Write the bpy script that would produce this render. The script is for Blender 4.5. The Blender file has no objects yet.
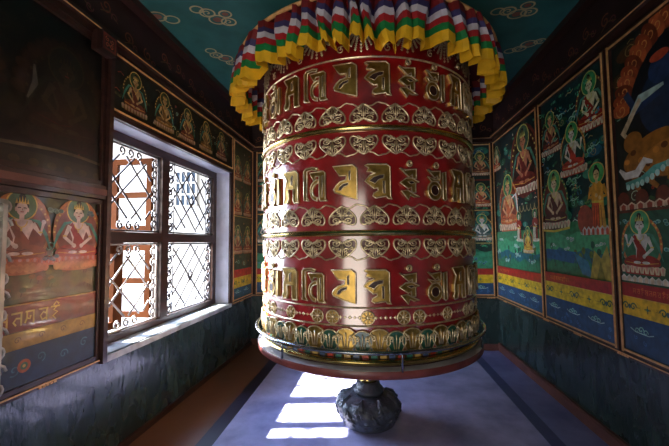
import bpy, math, random
from mathutils import Vector, Matrix
random.seed(7)
PI = math.pi
sc = bpy.context.scene
COL = sc.collection

# ------------------------------------------------------------------ camera
def make_camera():
    f, yaw, tilt, roll = 341.602, 0.1091, 0.0562, -0.0083
    cy, sy = math.cos(yaw), math.sin(yaw)
    fw = Vector((-sy*math.cos(tilt), cy*math.cos(tilt), math.sin(tilt)))
    r0 = Vector((cy, sy, 0)); u0 = r0.cross(fw)
    r = math.cos(roll)*r0 + math.sin(roll)*u0
    u = -math.sin(roll)*r0 + math.cos(roll)*u0
    m = Matrix(((r.x, u.x, -fw.x, 0), (r.y, u.y, -fw.y, 0), (r.z, u.z, -fw.z, 1.5), (0, 0, 0, 1)))
    cd = bpy.data.cameras.new('camera'); cd.sensor_width = 36; cd.sensor_fit = 'HORIZONTAL'
    cd.lens = f/669*36; cd.clip_start = 0.02; cd.clip_end = 200
    co = bpy.data.objects.new('camera', cd); co.matrix_world = m
    COL.objects.link(co); sc.camera = co
make_camera()

# ------------------------------------------------------------------ sky, sun, daylight portals, exposure
SKY = 27.0
LANE = 3.5
SUN = 60.0
EXPOSURE = 0.4
wd = bpy.data.worlds.new('sky'); sc.world = wd; wd.use_nodes = True
nt = wd.node_tree; nt.nodes.clear()
wo = nt.nodes.new('ShaderNodeOutputWorld'); bg = nt.nodes.new('ShaderNodeBackground')
tc = nt.nodes.new('ShaderNodeTexCoord'); sx = nt.nodes.new('ShaderNodeSeparateXYZ'); rp = nt.nodes.new('ShaderNodeValToRGB')
rp.color_ramp.elements[0].position = 0.0; rp.color_ramp.elements[0].color = (0.80, 0.86, 1.0, 1)
rp.color_ramp.elements[1].position = 0.7; rp.color_ramp.elements[1].color = (0.42, 0.62, 1.0, 1)
nt.links.new(tc.outputs['Generated'], sx.inputs[0]); nt.links.new(sx.outputs['Z'], rp.inputs[0])
# open bright sky on the window side, a shaded lane on the doorway side
mr = nt.nodes.new('ShaderNodeMapRange'); mr.interpolation_type = 'SMOOTHSTEP'
mr.inputs['From Min'].default_value = -.35; mr.inputs['From Max'].default_value = .25
mr.inputs['To Min'].default_value = SKY; mr.inputs['To Max'].default_value = LANE
ad = nt.nodes.new('ShaderNodeMath'); ad.operation = 'MULTIPLY_ADD'; ad.inputs[1].default_value = -1; 
hx = nt.nodes.new('ShaderNodeMath'); hx.operation = 'MULTIPLY'; hx.inputs[1].default_value = .8
nt.links.new(sx.outputs['X'], hx.inputs[0]); nt.links.new(sx.outputs['Y'], ad.inputs[0]); nt.links.new(hx.outputs[0], ad.inputs[2])
nt.links.new(ad.outputs[0], mr.inputs['Value'])
lz = nt.nodes.new('ShaderNodeMapRange'); lz.interpolation_type = 'SMOOTHSTEP'
lz.inputs['From Min'].default_value = -.25; lz.inputs['From Max'].default_value = .12
lz.inputs['To Min'].default_value = LANE*1.25; lz.inputs['To Max'].default_value = LANE*.72
nt.links.new(sx.outputs['Z'], lz.inputs['Value']); nt.links.new(lz.outputs[0], mr.inputs['To Max'])
wm = nt.nodes.new('ShaderNodeMapRange'); wm.inputs['From Min'].default_value = -.35; wm.inputs['From Max'].default_value = .25
mc = nt.nodes.new('ShaderNodeMixRGB'); mc.inputs[2].default_value = (1.0, .90, .76, 1)
nt.links.new(ad.outputs[0], wm.inputs['Value']); nt.links.new(wm.outputs[0], mc.inputs[0]); nt.links.new(rp.outputs[0], mc.inputs[1])
nt.links.new(mc.outputs[0], bg.inputs['Color']); nt.links.new(mr.outputs[0], bg.inputs['Strength'])
nt.links.new(bg.outputs[0], wo.inputs[0])
sd = bpy.data.lights.new('sun', 'SUN'); sd.energy = SUN; sd.angle = math.radians(1.1); sd.color = (1.0, 0.94, 0.86)
so = bpy.data.objects.new('sun', sd); COL.objects.link(so)
SUN_DIR = Vector((1, 0.115, -0.74)).normalized()
so.rotation_euler = SUN_DIR.to_track_quat('-Z', 'Y').to_euler()
def portal(name, loc, direction, w, h):
    a = bpy.data.lights.new(name, 'AREA'); a.shape = 'RECTANGLE'; a.size = w; a.size_y = h; a.energy = 1
    a.cycles.is_portal = True
    o = bpy.data.objects.new(name, a); COL.objects.link(o); o.location = loc
    o.rotation_euler = Vector(direction).to_track_quat('-Z', 'Z').to_euler()
portal('window_daylight', (-2.10, 3.2, 1.57), (1, 0, 0), 2.1, 1.75)
portal('doorway_daylight', (-.65, -0.72, 1.1), (0, 1, 0), 1.3, 2.2)
vs = sc.view_settings
vs.view_transform = 'Standard'; vs.look = 'None'; vs.gamma = 1; vs.exposure = EXPOSURE; vs.use_curve_mapping = False

# ------------------------------------------------------------------ materials
def lin(c):
    if isinstance(c, str):
        v = [int(c[i:i+2], 16)/255 for i in (0, 2, 4)]
        return tuple(x/12.92 if x <= .04045 else ((x+.055)/1.055)**2.4 for x in v)
    return tuple(c[:3])
def mat(name, color, rough=.5, metal=0, coat=0, var=.25, scale=8, bump=0, bscale=40, color2=None, spec=.5, cior=1.5, crough=.06, attr=False, rvar=0, stretch=None, emit=None):
    m = bpy.data.materials.new(name); m.use_nodes = True
    n = m.node_tree.nodes; l = m.node_tree.links; p = n['Principled BSDF']
    c = lin(color); c2 = lin(color2) if color2 else tuple(x*(1-var) for x in c)
    t = n.new('ShaderNodeTexCoord'); nz = n.new('ShaderNodeTexNoise'); nz.inputs['Scale'].default_value = scale
    nz.inputs['Detail'].default_value = 6
    src = t.outputs['Object']
    if stretch:
        mp = n.new('ShaderNodeMapping'); mp.inputs['Scale'].default_value = stretch
        l.new(src, mp.inputs[0]); src = mp.outputs[0]
    l.new(src, nz.inputs['Vector'])
    r = n.new('ShaderNodeValToRGB'); r.color_ramp.elements[0].position = .35; r.color_ramp.elements[1].position = .65
    if attr:
        at = n.new('ShaderNodeAttribute'); at.attribute_name = 'paint'
        mx = n.new('ShaderNodeMixRGB'); mx.blend_type = 'MULTIPLY'; mx.inputs[0].default_value = 1
        r.color_ramp.elements[0].color = (1-var, 1-var, 1-var, 1); r.color_ramp.elements[1].color = (1, 1, 1, 1)
        l.new(at.outputs['Color'], mx.inputs[1]); l.new(r.outputs[0], mx.inputs[2]); l.new(mx.outputs[0], p.inputs['Base Color'])
    else:
        r.color_ramp.elements[0].color = (*c2, 1); r.color_ramp.elements[1].color = (*c, 1)
        l.new(r.outputs[0], p.inputs['Base Color'])
    l.new(nz.outputs['Fac'], r.inputs[0])
    p.inputs['Roughness'].default_value = rough; p.inputs['Metallic'].default_value = metal
    p.inputs['Coat Weight'].default_value = coat; p.inputs['Coat Roughness'].default_value = crough; p.inputs['Coat IOR'].default_value = cior
    p.inputs['Specular IOR Level'].default_value = spec
    if rvar:
        mr = n.new('ShaderNodeMapRange'); mr.inputs['To Min'].default_value = max(.03, rough-rvar); mr.inputs['To Max'].default_value = rough+rvar
        l.new(nz.outputs['Fac'], mr.inputs['Value']); l.new(mr.outputs[0], p.inputs['Roughness'])
    if bump:
        nb = n.new('ShaderNodeTexNoise'); nb.inputs['Scale'].default_value = bscale; nb.inputs['Detail'].default_value = 4
        l.new(src, nb.inputs['Vector'])
        b = n.new('ShaderNodeBump'); b.inputs['Strength'].default_value = bump; b.inputs['Distance'].default_value = .01
        l.new(nb.outputs['Fac'], b.inputs['Height']); l.new(b.outputs[0], p.inputs['Normal'])
    return m
M = {}
M['red'] = mat('red_lacquer', (.34, .006, .008), rough=.36, coat=1, var=.55, scale=5, bump=.5, bscale=11, rvar=.08, cior=2.2, crough=.15)
M['darkred'] = mat('dark_red_paint', (.10, .014, .012), rough=.4, coat=.2, var=.4)
M['gold'] = mat('aged_gold', (.62, .40, .12), rough=.34, metal=.85, var=.45, scale=30, rvar=.12)
M['goldface'] = mat('old_gold_face', (.52, .34, .09), rough=.36, metal=.92, var=.5, scale=22, rvar=.1)
M['goldrim'] = mat('glint_gold_edge', (.92, .76, .48), rough=.28, metal=.75, var=.35, scale=40)  # light caught on raised edges is painted in as paler gold
M['brass'] = mat('polished_brass', (.72, .56, .20), rough=.2, metal=1, var=.3, scale=12)
M['relief'] = mat('dark_red_relief_ground', (.10, .010, .008), rough=.4, coat=.3, var=.5, scale=30)
M['recess'] = mat('recess_black', (.03, .008, .006), rough=.5)
M['green'] = mat('petal_green', (.02, .10, .06), rough=.35, coat=.3, var=.4)
M['steel'] = mat('hand_worn_steel', (.42, .46, .50), rough=.22, metal=1, var=.3, scale=14)
M['basetop'] = mat('base_skylit_top', (.40, .40, .46), rough=.35, var=.3, scale=10)  # sky light on the disc top is put into this lilac grey
M['basebrown'] = mat('base_brown_paint', (.20, .050, .045), rough=.4, coat=.2, var=.4, scale=9)
M['stone'] = mat('black_carved_stone', (.075, .090, .125), rough=.34, var=.5, scale=14, bump=.6, bscale=45)
M['wood'] = mat('dark_brown_wood', (.045, .016, .012), rough=.4, coat=.25, var=.5, scale=4, stretch=(6, 1, 6))
M['woodred'] = mat('red_brown_wood', (.15, .055, .040), rough=.45, coat=.1, var=.45, scale=5, bump=.1)
M['gilt'] = mat('gilt_edge', (.85, .47, .19), rough=.4, metal=.1, var=.35, scale=20)
M['paint'] = mat('painted_mural', (1, 1, 1), rough=.46, coat=.35, var=.42, scale=22, attr=True)
M['paintflat'] = mat('painted_plaster', (1, 1, 1), rough=.6, coat=.05, var=.3, scale=5, attr=True)
M['cloth'] = mat('pleated_silk', (1, 1, 1), rough=.6, var=.22, scale=14, attr=True)
M['dado'] = mat('dark_green_marble', (.008, .022, .020), rough=.26, coat=.3, color2=(.030, .056, .054), scale=9, bump=.7, bscale=18, rvar=.16, stretch=(1, 1, .45))
M['plaster'] = mat('dark_red_plaster', (.035, .009, .008), rough=.6, var=.4)
M['jamb'] = mat('blue_grey_jamb', (.42, .46, .60), rough=.5, var=.3, scale=5)
M['sill'] = mat('worn_sill', (.45, .50, .56), rough=.35, color2=(.22, .24, .27), scale=9, rvar=.1)
M['iron'] = mat('grey_iron', (.055, .05, .055), rough=.4, metal=.4, var=.3)
M['ironpale'] = mat('pale_iron', (.40, .38, .36), rough=.4, metal=.2, var=.3)
M['sash'] = mat('orange_brown_wood', (.075, .023, .007), rough=.7, var=.35, scale=6, spec=.03)
M['silver'] = mat('silver_filigree', (.55, .53, .47), rough=.35, metal=.5, var=.4)
M['white'] = mat('pale_limewash', (.26, .27, .28), rough=.8, var=.12)
M['bluewin'] = mat('blue_grey_panes', (.03, .05, .085), rough=.6, spec=.1, var=.3)
M['dimstrip'] = mat('grey_dim_strip', (.09, .09, .09), rough=.85, var=.2, scale=2)
M['ground'] = mat('pale_paving', (.6, .58, .55), rough=.8, var=.15, scale=2)
def glass_mat():
    m = bpy.data.materials.new('clear_glass'); m.use_nodes = True
    p = m.node_tree.nodes['Principled BSDF']
    p.inputs['Transmission Weight'].default_value = 1; p.inputs['Roughness'].default_value = 0
    p.inputs['IOR'].default_value = 1.1; p.inputs['Base Color'].default_value = (.95, .97, 1, 1)
    return m
M['glass'] = glass_mat()
def floor_mat():
    m = bpy.data.materials.new('worn_marble_floor'); m.use_nodes = True
    n = m.node_tree.nodes; l = m.node_tree.links; p = n['Principled BSDF']
    t = n.new('ShaderNodeTexCoord'); s = n.new('ShaderNodeSeparateXYZ'); l.new(t.outputs['Object'], s.inputs[0])
    nz = n.new('ShaderNodeTexNoise'); nz.inputs['Scale'].default_value = 2.6; nz.inputs['Detail'].default_value = 8; nz.inputs['Roughness'].default_value = .62
    l.new(t.outputs['Object'], nz.inputs['Vector'])
    cr = n.new('ShaderNodeValToRGB'); e = cr.color_ramp.elements
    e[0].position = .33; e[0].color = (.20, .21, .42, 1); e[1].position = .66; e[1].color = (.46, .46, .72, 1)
    l.new(nz.outputs['Fac'], cr.inputs[0])
    # borders: a brown outer zone along the window wall, a dark inlaid stripe along both sides
    bx = n.new('ShaderNodeValToRGB'); bx.color_ramp.interpolation = 'CONSTANT'
    mr = n.new('ShaderNodeMapRange'); mr.inputs['From Min'].default_value = -2; mr.inputs['From Max'].default_value = 2
    l.new(s.outputs['X'], mr.inputs['Value']); l.new(mr.outputs[0], bx.inputs[0])
    E = bx.color_ramp.elements
    def P(x): return (x+2)/4
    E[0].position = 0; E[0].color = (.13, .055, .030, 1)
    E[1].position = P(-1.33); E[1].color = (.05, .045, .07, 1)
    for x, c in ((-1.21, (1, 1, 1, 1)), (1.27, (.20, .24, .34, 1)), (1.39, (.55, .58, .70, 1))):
        q = E.new(P(x)); q.color = c
    mx = n.new('ShaderNodeMixRGB'); mx.blend_type = 'MULTIPLY'; mx.inputs[0].default_value = 1
    l.new(cr.outputs[0], mx.inputs[1]); l.new(bx.outputs[0], mx.inputs[2])
    # the brown zone is not tinted by the marble
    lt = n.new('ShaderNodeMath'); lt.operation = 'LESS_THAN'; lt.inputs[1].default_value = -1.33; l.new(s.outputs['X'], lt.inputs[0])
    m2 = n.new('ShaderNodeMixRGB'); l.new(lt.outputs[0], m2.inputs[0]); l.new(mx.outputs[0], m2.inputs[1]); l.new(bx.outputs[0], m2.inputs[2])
    l.new(m2.outputs[0], p.inputs['Base Color'])
    r = n.new('ShaderNodeMapRange'); r.inputs['To Min'].default_value = .22; r.inputs['To Max'].default_value = .5
    l.new(nz.outputs['Fac'], r.inputs['Value']); l.new(r.outputs[0], p.inputs['Roughness'])
    b = n.new('ShaderNodeBump'); b.inputs['Strength'].default_value = .12; b.inputs['Distance'].default_value = .01
    l.new(nz.outputs['Fac'], b.inputs['Height']); l.new(b.outputs[0], p.inputs['Normal'])
    return m
M['floor'] = floor_mat()

# ------------------------------------------------------------------ mesh builder
class MB:
    def __init__(s, mapf=None):
        s.v = []; s.f = []; s.m = []; s.sm = []; s.c = []; s.mapf = mapf; s.mats = []; s.col = (1, 1, 1); s.mi = 0
    def use(s, m):
        if m not in s.mats: s.mats.append(m)
        s.mi = s.mats.index(m); return s
    def add(s, vs, fs, smooth=False):
        k = len(s.v)
        for q in vs:
            s.v.append(tuple(s.mapf(*q)) if s.mapf else tuple(q)); s.c.append(s.col)
        for f in fs:
            s.f.append([i+k for i in f]); s.m.append(s.mi); s.sm.append(smooth)
    def box(s, a, b):
        x0, y0, z0 = a; x1, y1, z1 = b
        s.add([(x0,y0,z0),(x1,y0,z0),(x1,y1,z0),(x0,y1,z0),(x0,y0,z1),(x1,y0,z1),(x1,y1,z1),(x0,y1,z1)],
              [(3,2,1,0),(4,5,6,7),(0,1,5,4),(1,2,6,5),(2,3,7,6),(3,0,4,7)])
    def lathe(s, prof, n=96, smooth=True, cap0=False, cap1=False):
        k = len(prof); vs = []; fs = []
        for i in range(n):
            a = 2*PI*i/n
            for r, z in prof: vs.append((r*math.sin(a), -r*math.cos(a), z))
        for i in range(n):
            j = (i+1) % n
            for t in range(k-1): fs.append((i*k+t, j*k+t, j*k+t+1, i*k+t+1))
        s.add(vs, fs, smooth)
        if cap0: s.add([(prof[0][0]*math.sin(2*PI*i/n), -prof[0][0]*math.cos(2*PI*i/n), prof[0][1]) for i in range(n)], [tuple(range(n))[::-1]])
        if cap1: s.add([(prof[-1][0]*math.sin(2*PI*i/n), -prof[-1][0]*math.cos(2*PI*i/n), prof[-1][1]) for i in range(n)], [tuple(range(n))])
    def tube(s, pts, r, n=6, closed=False, smooth=True):
        P = [Vector(p) for p in pts]; k = len(P)
        if k < 2: return
        vs = []; fs = []; up = None
        for i in range(k):
            a = P[i-1] if (i or closed) else P[i]; b = P[(i+1) % k] if (i < k-1 or closed) else P[i]
            t = (b-a)
            t = t.normalized() if t.length > 1e-9 else Vector((0, 0, 1))
            if up is None: up = Vector((0, 0, 1)) if abs(t.z) < .9 else Vector((1, 0, 0))
            w = t.cross(up)
            if w.length < 1e-5: w = t.orthogonal()
            w.normalize(); up = w.cross(t).normalized()
            rr = r[i] if isinstance(r, (list, tuple)) else r
            for q in range(n):
                g = 2*PI*q/n; vs.append(P[i]+(w*math.cos(g)+up*math.sin(g))*rr)
        for i in range(k if closed else k-1):
            j = (i+1) % k
            for q in range(n): fs.append((i*n+q, i*n+(q+1) % n, j*n+(q+1) % n, j*n+q))
        if not closed: fs += [tuple(range(n))[::-1], tuple((k-1)*n+q for q in range(n))]
        s.add(vs, fs, smooth)
    def prism(s, poly, d0, d1):      # polygon in (s,h), from depth d0 to d1
        n = len(poly)
        ar = sum(poly[i][0]*poly[(i+1) % n][1]-poly[(i+1) % n][0]*poly[i][1] for i in range(n))
        if ar < 0: poly = poly[::-1]
        s.add([(a, b, d1) for a, b in poly], [tuple(range(n))])
        vs = []
        for a, b in poly: vs += [(a, b, d0), (a, b, d1)]
        s.add(vs, [(2*i, 2*((i+1) % n), 2*((i+1) % n)+1, 2*i+1) for i in range(n)])
    def mesh(s, name):
        me = bpy.data.meshes.new(name); me.from_pydata(s.v, [], s.f)
        for m in s.mats: me.materials.append(m)
        me.polygons.foreach_set('material_index', s.m); me.polygons.foreach_set('use_smooth', s.sm)
        ca = me.color_attributes.new('paint', 'FLOAT_COLOR', 'POINT')
        flat = []
        for c in s.c: flat += [c[0], c[1], c[2], 1]
        ca.data.foreach_set('color', flat); me.update()
        return me
def obj(name, mb, parent=None, shift=True):
    me = mb.mesh(name) if isinstance(mb, MB) else mb
    o = bpy.data.objects.new(name, me); COL.objects.link(o)
    if parent is not None:
        o.parent = parent
        if shift: o.matrix_parent_inverse = Matrix.Translation(-Vector(parent.location))
    return o
def tag(o, label, cat, group=None, kind=None):
    o['label'] = label; o['category'] = cat
    if group: o['group'] = group
    if kind: o['kind'] = kind
    return o
def empty(name, loc, label, cat, group=None):
    o = bpy.data.objects.new(name, None); o.location = loc; o.empty_display_size = .1; COL.objects.link(o)
    return tag(o, label, cat, group)
def struct(name, mb, parent=None):
    o = obj(name, mb, parent)
    if parent is None: o['kind'] = 'structure'
    return o
def setloc(o, loc):               # mesh built in world space: move its origin to loc
    o.data.transform(Matrix.Translation(-Vector(loc))); o.location = loc; return o

class Frame:                      # a wall as a drawing board: u along it, v up, d out into the room
    def __init__(s, o, U, N): s.o = Vector(o); s.U = Vector(U).normalized(); s.N = Vector(N).normalized()
    def __call__(s, u, v, d): return s.o + s.U*u + Vector((0, 0, v)) + s.N*d
XR, YB, CEIL, YF = 1.7344, 5.002, 3.38, -0.6
SILL, PTOP = .718, 2.89
ka = math.atan(.0176)
LEFT = Frame((-1.8084-5.002*.0176, 0, 0), (math.sin(ka), math.cos(ka), 0), (math.cos(ka), -math.sin(ka), 0))   # u = y
RIGHT = Frame((XR, 0, 0), (0, -1, 0), (-1, 0, 0))        # u = -y
BACK = Frame((0, YB, 0), (1, 0, 0), (0, -1, 0))          # u = x
def pmap(F, f): return lambda u, v, d: f(*F(u, v, d)) if f else F(u, v, d)

# ------------------------------------------------------------------ paint kit: flat coloured shapes laid over one another on a board
class Paint(MB):
    def __init__(s, F, mat_, d0=0.0):
        super().__init__(F); s.use(mat_); s.d = d0; s.clip = None; s.gain = 1.0
    def C(s, p):
        if not s.clip: return p
        return (min(max(p[0], s.clip[0]), s.clip[1]), min(max(p[1], s.clip[2]), s.clip[3]))
    def poly(s, pts, c):
        s.d += 2.5e-5; s.col = tuple(min(.85, x*s.gain) for x in lin(c)); n = len(pts); pts = [s.C(p) for p in pts]
        ar = sum(pts[i][0]*pts[(i+1) % n][1]-pts[(i+1) % n][0]*pts[i][1] for i in range(n))
        o = list(range(n)) if ar > 0 else list(range(n))[::-1]
        s.add([(a, b, s.d) for a, b in pts], [tuple(o)])
    def ell(s, x, y, rx, ry, c, rot=0, n=26, a0=0, a1=2*PI):
        cr, sr = math.cos(rot), math.sin(rot); pts = []
        m = n if abs(a1-a0-2*PI) < 1e-6 else n+1
        for i in range(m):
            a = a0+(a1-a0)*i/n; p, q = rx*math.cos(a), ry*math.sin(a)
            pts.append((x+p*cr-q*sr, y+p*sr+q*cr))
        s.poly(pts, c)
    def line(s, pts, w, c):
        s.d += 2.5e-5; s.col = tuple(min(.85, x*s.gain) for x in lin(c)); n = len(pts); vs = []
        for i in range(n):
            a = pts[max(i-1, 0)]; b = pts[min(i+1, n-1)]; dx, dy = b[0]-a[0], b[1]-a[1]; L = math.hypot(dx, dy) or 1
            ww = (w[i] if isinstance(w, (list, tuple)) else w)/2
            vs += [(*s.C((pts[i][0]-dy/L*ww, pts[i][1]+dx/L*ww)), s.d), (*s.C((pts[i][0]+dy/L*ww, pts[i][1]-dx/L*ww)), s.d)]
        s.add(vs, [(2*i, 2*i+1, 2*i+3, 2*i+2) for i in range(n-1)])
    def rect(s, x0, y0, x1, y1, c): s.poly([(x0, y0), (x1, y0), (x1, y1), (x0, y1)], c)
    def ring(s, x, y, rx, ry, w, c, n=28, a0=0, a1=2*PI):
        s.line([(x+rx*math.cos(a0+(a1-a0)*i/n), y+ry*math.sin(a0+(a1-a0)*i/n)) for i in range(n+1)], w, c)
def spiral(x, y, r, turns, a0, sgn=1, n=22, r1=.12):
    return [(x+(r*(1-t)+r*r1*t)*math.cos(a0+sgn*t*turns*2*PI), y+(r*(1-t)+r*r1*t)*math.sin(a0+sgn*t*turns*2*PI)) for t in [i/n for i in range(n+1)]]
def cloud(P, x, y, s, c1='cfd8c8', c2='6fa39a', rnd=random):
    for i in range(5):
        a = rnd.uniform(-1, 1)*s; b = rnd.uniform(-.25, .25)*s; r = rnd.uniform(.22, .4)*s
        P.ell(x+a, y+b, r, r*.7, c1, n=14); P.ell(x+a, y+b-.02*s, r*.72, r*.5, c2, n=14)
def seated(P, x, y, s, skin='d9b48a', robe='9c2f22', aura='b5532c', aura2='1f3a34', halo='2f7d54', throne='c4b59c', arms=0, hair='15161c', sash='c98a3a', scarf='3d7f6e', gold='d9b35a', petal='b98a80'):
    """seated deity with halo on a lotus; (x,y) = bottom middle of the lotus, s = full height"""
    P.ell(x, y+.47*s, .40*s, .43*s, aura); P.ell(x, y+.47*s, .355*s, .385*s, aura2)
    for i in range(16):
        a = PI*(i/15); P.ell(x+.377*s*math.cos(a), y+.47*s+.405*s*math.sin(a), .016*s, .016*s, gold, n=6)
    P.ell(x, y+.80*s, .20*s, .20*s, gold); P.ell(x, y+.80*s, .182*s, .182*s, halo)
    # lotus throne
    P.poly([(x-.40*s, y+.10*s), (x+.40*s, y+.10*s), (x+.32*s, y), (x-.32*s, y)], robe)
    for i in range(9):
        q = x+(-.38+.095*i)*s
        P.poly([(q-.05*s, y+.12*s), (q, y+.15*s), (q+.05*s, y+.12*s), (q+.03*s, y+.02*s), (q-.03*s, y+.02*s)], throne)
        P.poly([(q-.025*s, y+.105*s), (q, y+.13*s), (q+.025*s, y+.105*s), (q, y+.04*s)], petal)
    # scarf behind
    P.line([(x-.40*s, y+.22*s), (x-.33*s, y+.42*s), (x-.22*s, y+.60*s), (x-.1*s, y+.63*s)], [.01*s, .05*s, .05*s, .02*s], scarf)
    P.line([(x+.40*s, y+.22*s), (x+.33*s, y+.42*s), (x+.22*s, y+.60*s), (x+.1*s, y+.63*s)], [.01*s, .05*s, .05*s, .02*s], scarf)
    # legs
    P.ell(x, y+.20*s, .35*s, .085*s, robe); P.ell(x-.19*s, y+.215*s, .17*s, .075*s, robe, rot=.25); P.ell(x+.19*s, y+.215*s, .17*s, .075*s, robe, rot=-.25)
    P.line([(x-.32*s, y+.19*s), (x, y+.155*s), (x+.32*s, y+.19*s)], .012*s, sash)
    P.line([(x-.28*s, y+.25*s), (x-.05*s, y+.21*s), (x+.1*s, y+.25*s)], .01*s, '4a120f')
    P.ell(x-.08*s, y+.185*s, .075*s, .022*s, skin, n=12); P.ell(x+.09*s, y+.185*s, .075*s, .022*s, skin, n=12)
    # body
    P.poly([(x-.10*s, y+.24*s), (x-.095*s, y+.38*s), (x-.165*s, y+.56*s), (x-.12*s, y+.62*s), (x+.12*s, y+.62*s), (x+.165*s, y+.56*s), (x+.095*s, y+.38*s), (x+.10*s, y+.24*s)], skin)
    P.poly([(x-.16*s, y+.57*s), (x-.10*s, y+.62*s), (x+.11*s, y+.34*s), (x+.10*s, y+.24*s), (x-.10*s, y+.24*s), (x-.07*s, y+.40*s)], robe)
    for sg in (-1, 1):
        if arms and sg == arms:
            A = [(x+sg*.14*s, y+.57*s), (x+sg*.25*s, y+.44*s), (x+sg*.29*s, y+.60*s)]
        else:
            A = [(x+sg*.14*s, y+.57*s), (x+sg*.22*s, y+.40*s), (x+sg*.06*s, y+.28*s)]
        P.line(A, [.075*s, .06*s, .045*s], skin); P.ell(A[-1][0], A[-1][1], .032*s, .032*s, skin, n=10)
        P.ell(A[1][0], A[1][1]+.02*s, .035*s, .012*s, gold, n=8)
    P.ring(x, y+.60*s, .07*s, .08*s, .014*s, gold, a0=PI, a1=2*PI, n=12)
    P.line([(x, y+.52*s), (x, y+.47*s)], .02*s, gold)
    # head
    P.rect(x-.03*s, y+.60*s, x+.03*s, y+.69*s, skin)
    P.ell(x, y+.80*s, .088*s, .085*s, hair, n=16); P.ell(x, y+.90*s, .045*s, .05*s, hair, n=12)
    P.ell(x, y+.755*s, .072*s, .09*s, skin, n=18)
    for sg in (-1, 1):
        P.ell(x+sg*.075*s, y+.745*s, .014*s, .03*s, skin, n=8)
        P.line([(x+sg*.015*s, y+.765*s), (x+sg*.035*s, y+.77*s), (x+sg*.055*s, y+.763*s)], .012*s, '2a1614')
    P.line([(x-.02*s, y+.715*s), (x+.02*s, y+.715*s)], .012*s, '9a2f2a')
    P.line([(x, y+.76*s), (x+.006*s, y+.735*s)], .008*s, '8a5a40')
    for i in range(5):
        q = x+(-.07+.035*i)*s; h = (.86+.035*(1-abs(i-2)/2))*s
        P.poly([(q-.016*s, y+.82*s), (q+.016*s, y+.82*s), (q, y+h+.03*s)], gold)
def standing(P, x, y, s, skin='c98f6a', robe='c77a24', halo='2f7d54', robe2='8c2a20', hair='15161c'):
    P.ell(x, y+.80*s, .17*s, .15*s, 'b98a48'); P.ell(x, y+.80*s, .155*s, .135*s, halo)
    P.ell(x, y+.02*s, .24*s, .05*s, 'd8cdb8'); 
    for i in range(7): P.ell(x+(-.2+.066*i)*s, y+.03*s, .035*s, .03*s, 'c4b09a', n=8)
    P.poly([(x-.15*s, y+.06*s), (x+.15*s, y+.06*s), (x+.12*s, y+.40*s), (x+.13*s, y+.62*s), (x+.06*s, y+.68*s), (x-.06*s, y+.68*s), (x-.13*s, y+.62*s), (x-.12*s, y+.40*s)], robe)
    P.poly([(x-.15*s, y+.06*s), (x+.02*s, y+.06*s), (x+.03*s, y+.40*s), (x-.12*s, y+.42*s)], robe2)
    for k in range(4): P.line([(x+(-.1+.06*k)*s, y+.07*s), (x+(-.06+.04*k)*s, y+.36*s)], .01*s, '3c120c')
    P.line([(x-.12*s, y+.42*s), (x+.12*s, y+.40*s)], .03*s, 'c9a23f')
    P.line([(x+.12*s, y+.62*s), (x+.19*s, y+.48*s), (x+.05*s, y+.46*s)], [.08*s, .06*s, .045*s], robe); P.ell(x+.05*s, y+.46*s, .03*s, .03*s, skin, n=8)
    P.line([(x-.12*s, y+.62*s), (x-.18*s, y+.48*s), (x-.02*s, y+.50*s)], [.08*s, .06*s, .045*s], robe); P.ell(x-.02*s, y+.50*s, .03*s, .03*s, skin, n=8)
    P.rect(x-.025*s, y+.66*s, x+.025*s, y+.72*s, skin)
    P.ell(x, y+.81*s, .07*s, .07*s, hair, n=14); P.ell(x, y+.775*s, .058*s, .072*s, skin, n=14)
    for sg in (-1, 1): P.line([(x+sg*.01*s, y+.785*s), (x+sg*.04*s, y+.785*s)], .01*s, '2a1614')
    P.line([(x-.015*s, y+.745*s), (x+.015*s, y+.745*s)], .01*s, '9a2f2a')
    P.ell(x, y+.88*s, .035*s, .035*s, hair, n=10)
def lotus_row(P, x0, x1, y, h, n, c='d8cdb8', c2='a3483c'):
    w = (x1-x0)/n
    for i in range(n):
        q = x0+(i+.5)*w
        P.poly([(q-w*.48, y), (q-w*.5, y+h*.6), (q, y+h), (q+w*.5, y+h*.6), (q+w*.48, y)], c)
        P.poly([(q-w*.25, y), (q-w*.28, y+h*.55), (q, y+h*.8), (q+w*.28, y+h*.55), (q+w*.25, y)], c2)
def hills(P, u0, u1, z0, z1, c, n=9, rnd=random):
    pts = [(u0, z0)]
    for i in range(n*4+1):
        t = i/(n*4); pts.append((u0+(u1-u0)*t, z1-.05*abs(math.sin(t*PI*n*.5+1))-.01*rnd.random()))
    pts.append((u1, z0)); P.poly(pts, c)
GLYPH_LINES = {
 'na': [[(0, .9), (.9, .9)], [(.8, .9), (.8, 0)], [(.15, .9), (.15, .45), (.45, .35), (.5, .6)], [(.15, .45), (.0, .1)]],
 'va': [[(0, .9), (1, .9)], [(.85, .9), (.85, 0)], [(.85, .2), (.4, .1), (.2, .4), (.5, .65), (.85, .5)]],
 'i': [[(0, .9), (1, .9)], [(.7, .9), (.3, .65), (.75, .45), (.25, .2), (.6, -.1)], [(.3, 1.0), (.6, 1.25), (.9, 1.05)]],
 'sha': [[(0, .9), (1, .9)], [(.9, .9), (.9, 0)], [(.15, .9), (.5, .55), (.1, .3), (.5, .05)], [(.5, .55), (.9, .45)]],
 'ja': [[(0, .9), (1, .9)], [(.9, .9), (.9, 0)], [(.9, .5), (.45, .55), (.2, .3), (.45, .05)]]}
def script_line(P, u0, u1, v, h, c, w=.1, seq=('na', 'va', 'i', 'sha', 'ja')):
    k = 0; u = u0
    while u+h*.8 < u1:
        for L in GLYPH_LINES[seq[k % len(seq)]]:
            P.line([(u+a*h*.75, v+b*h) for a, b in L], w*h, c)
        u += h*.95; k += 1
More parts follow.
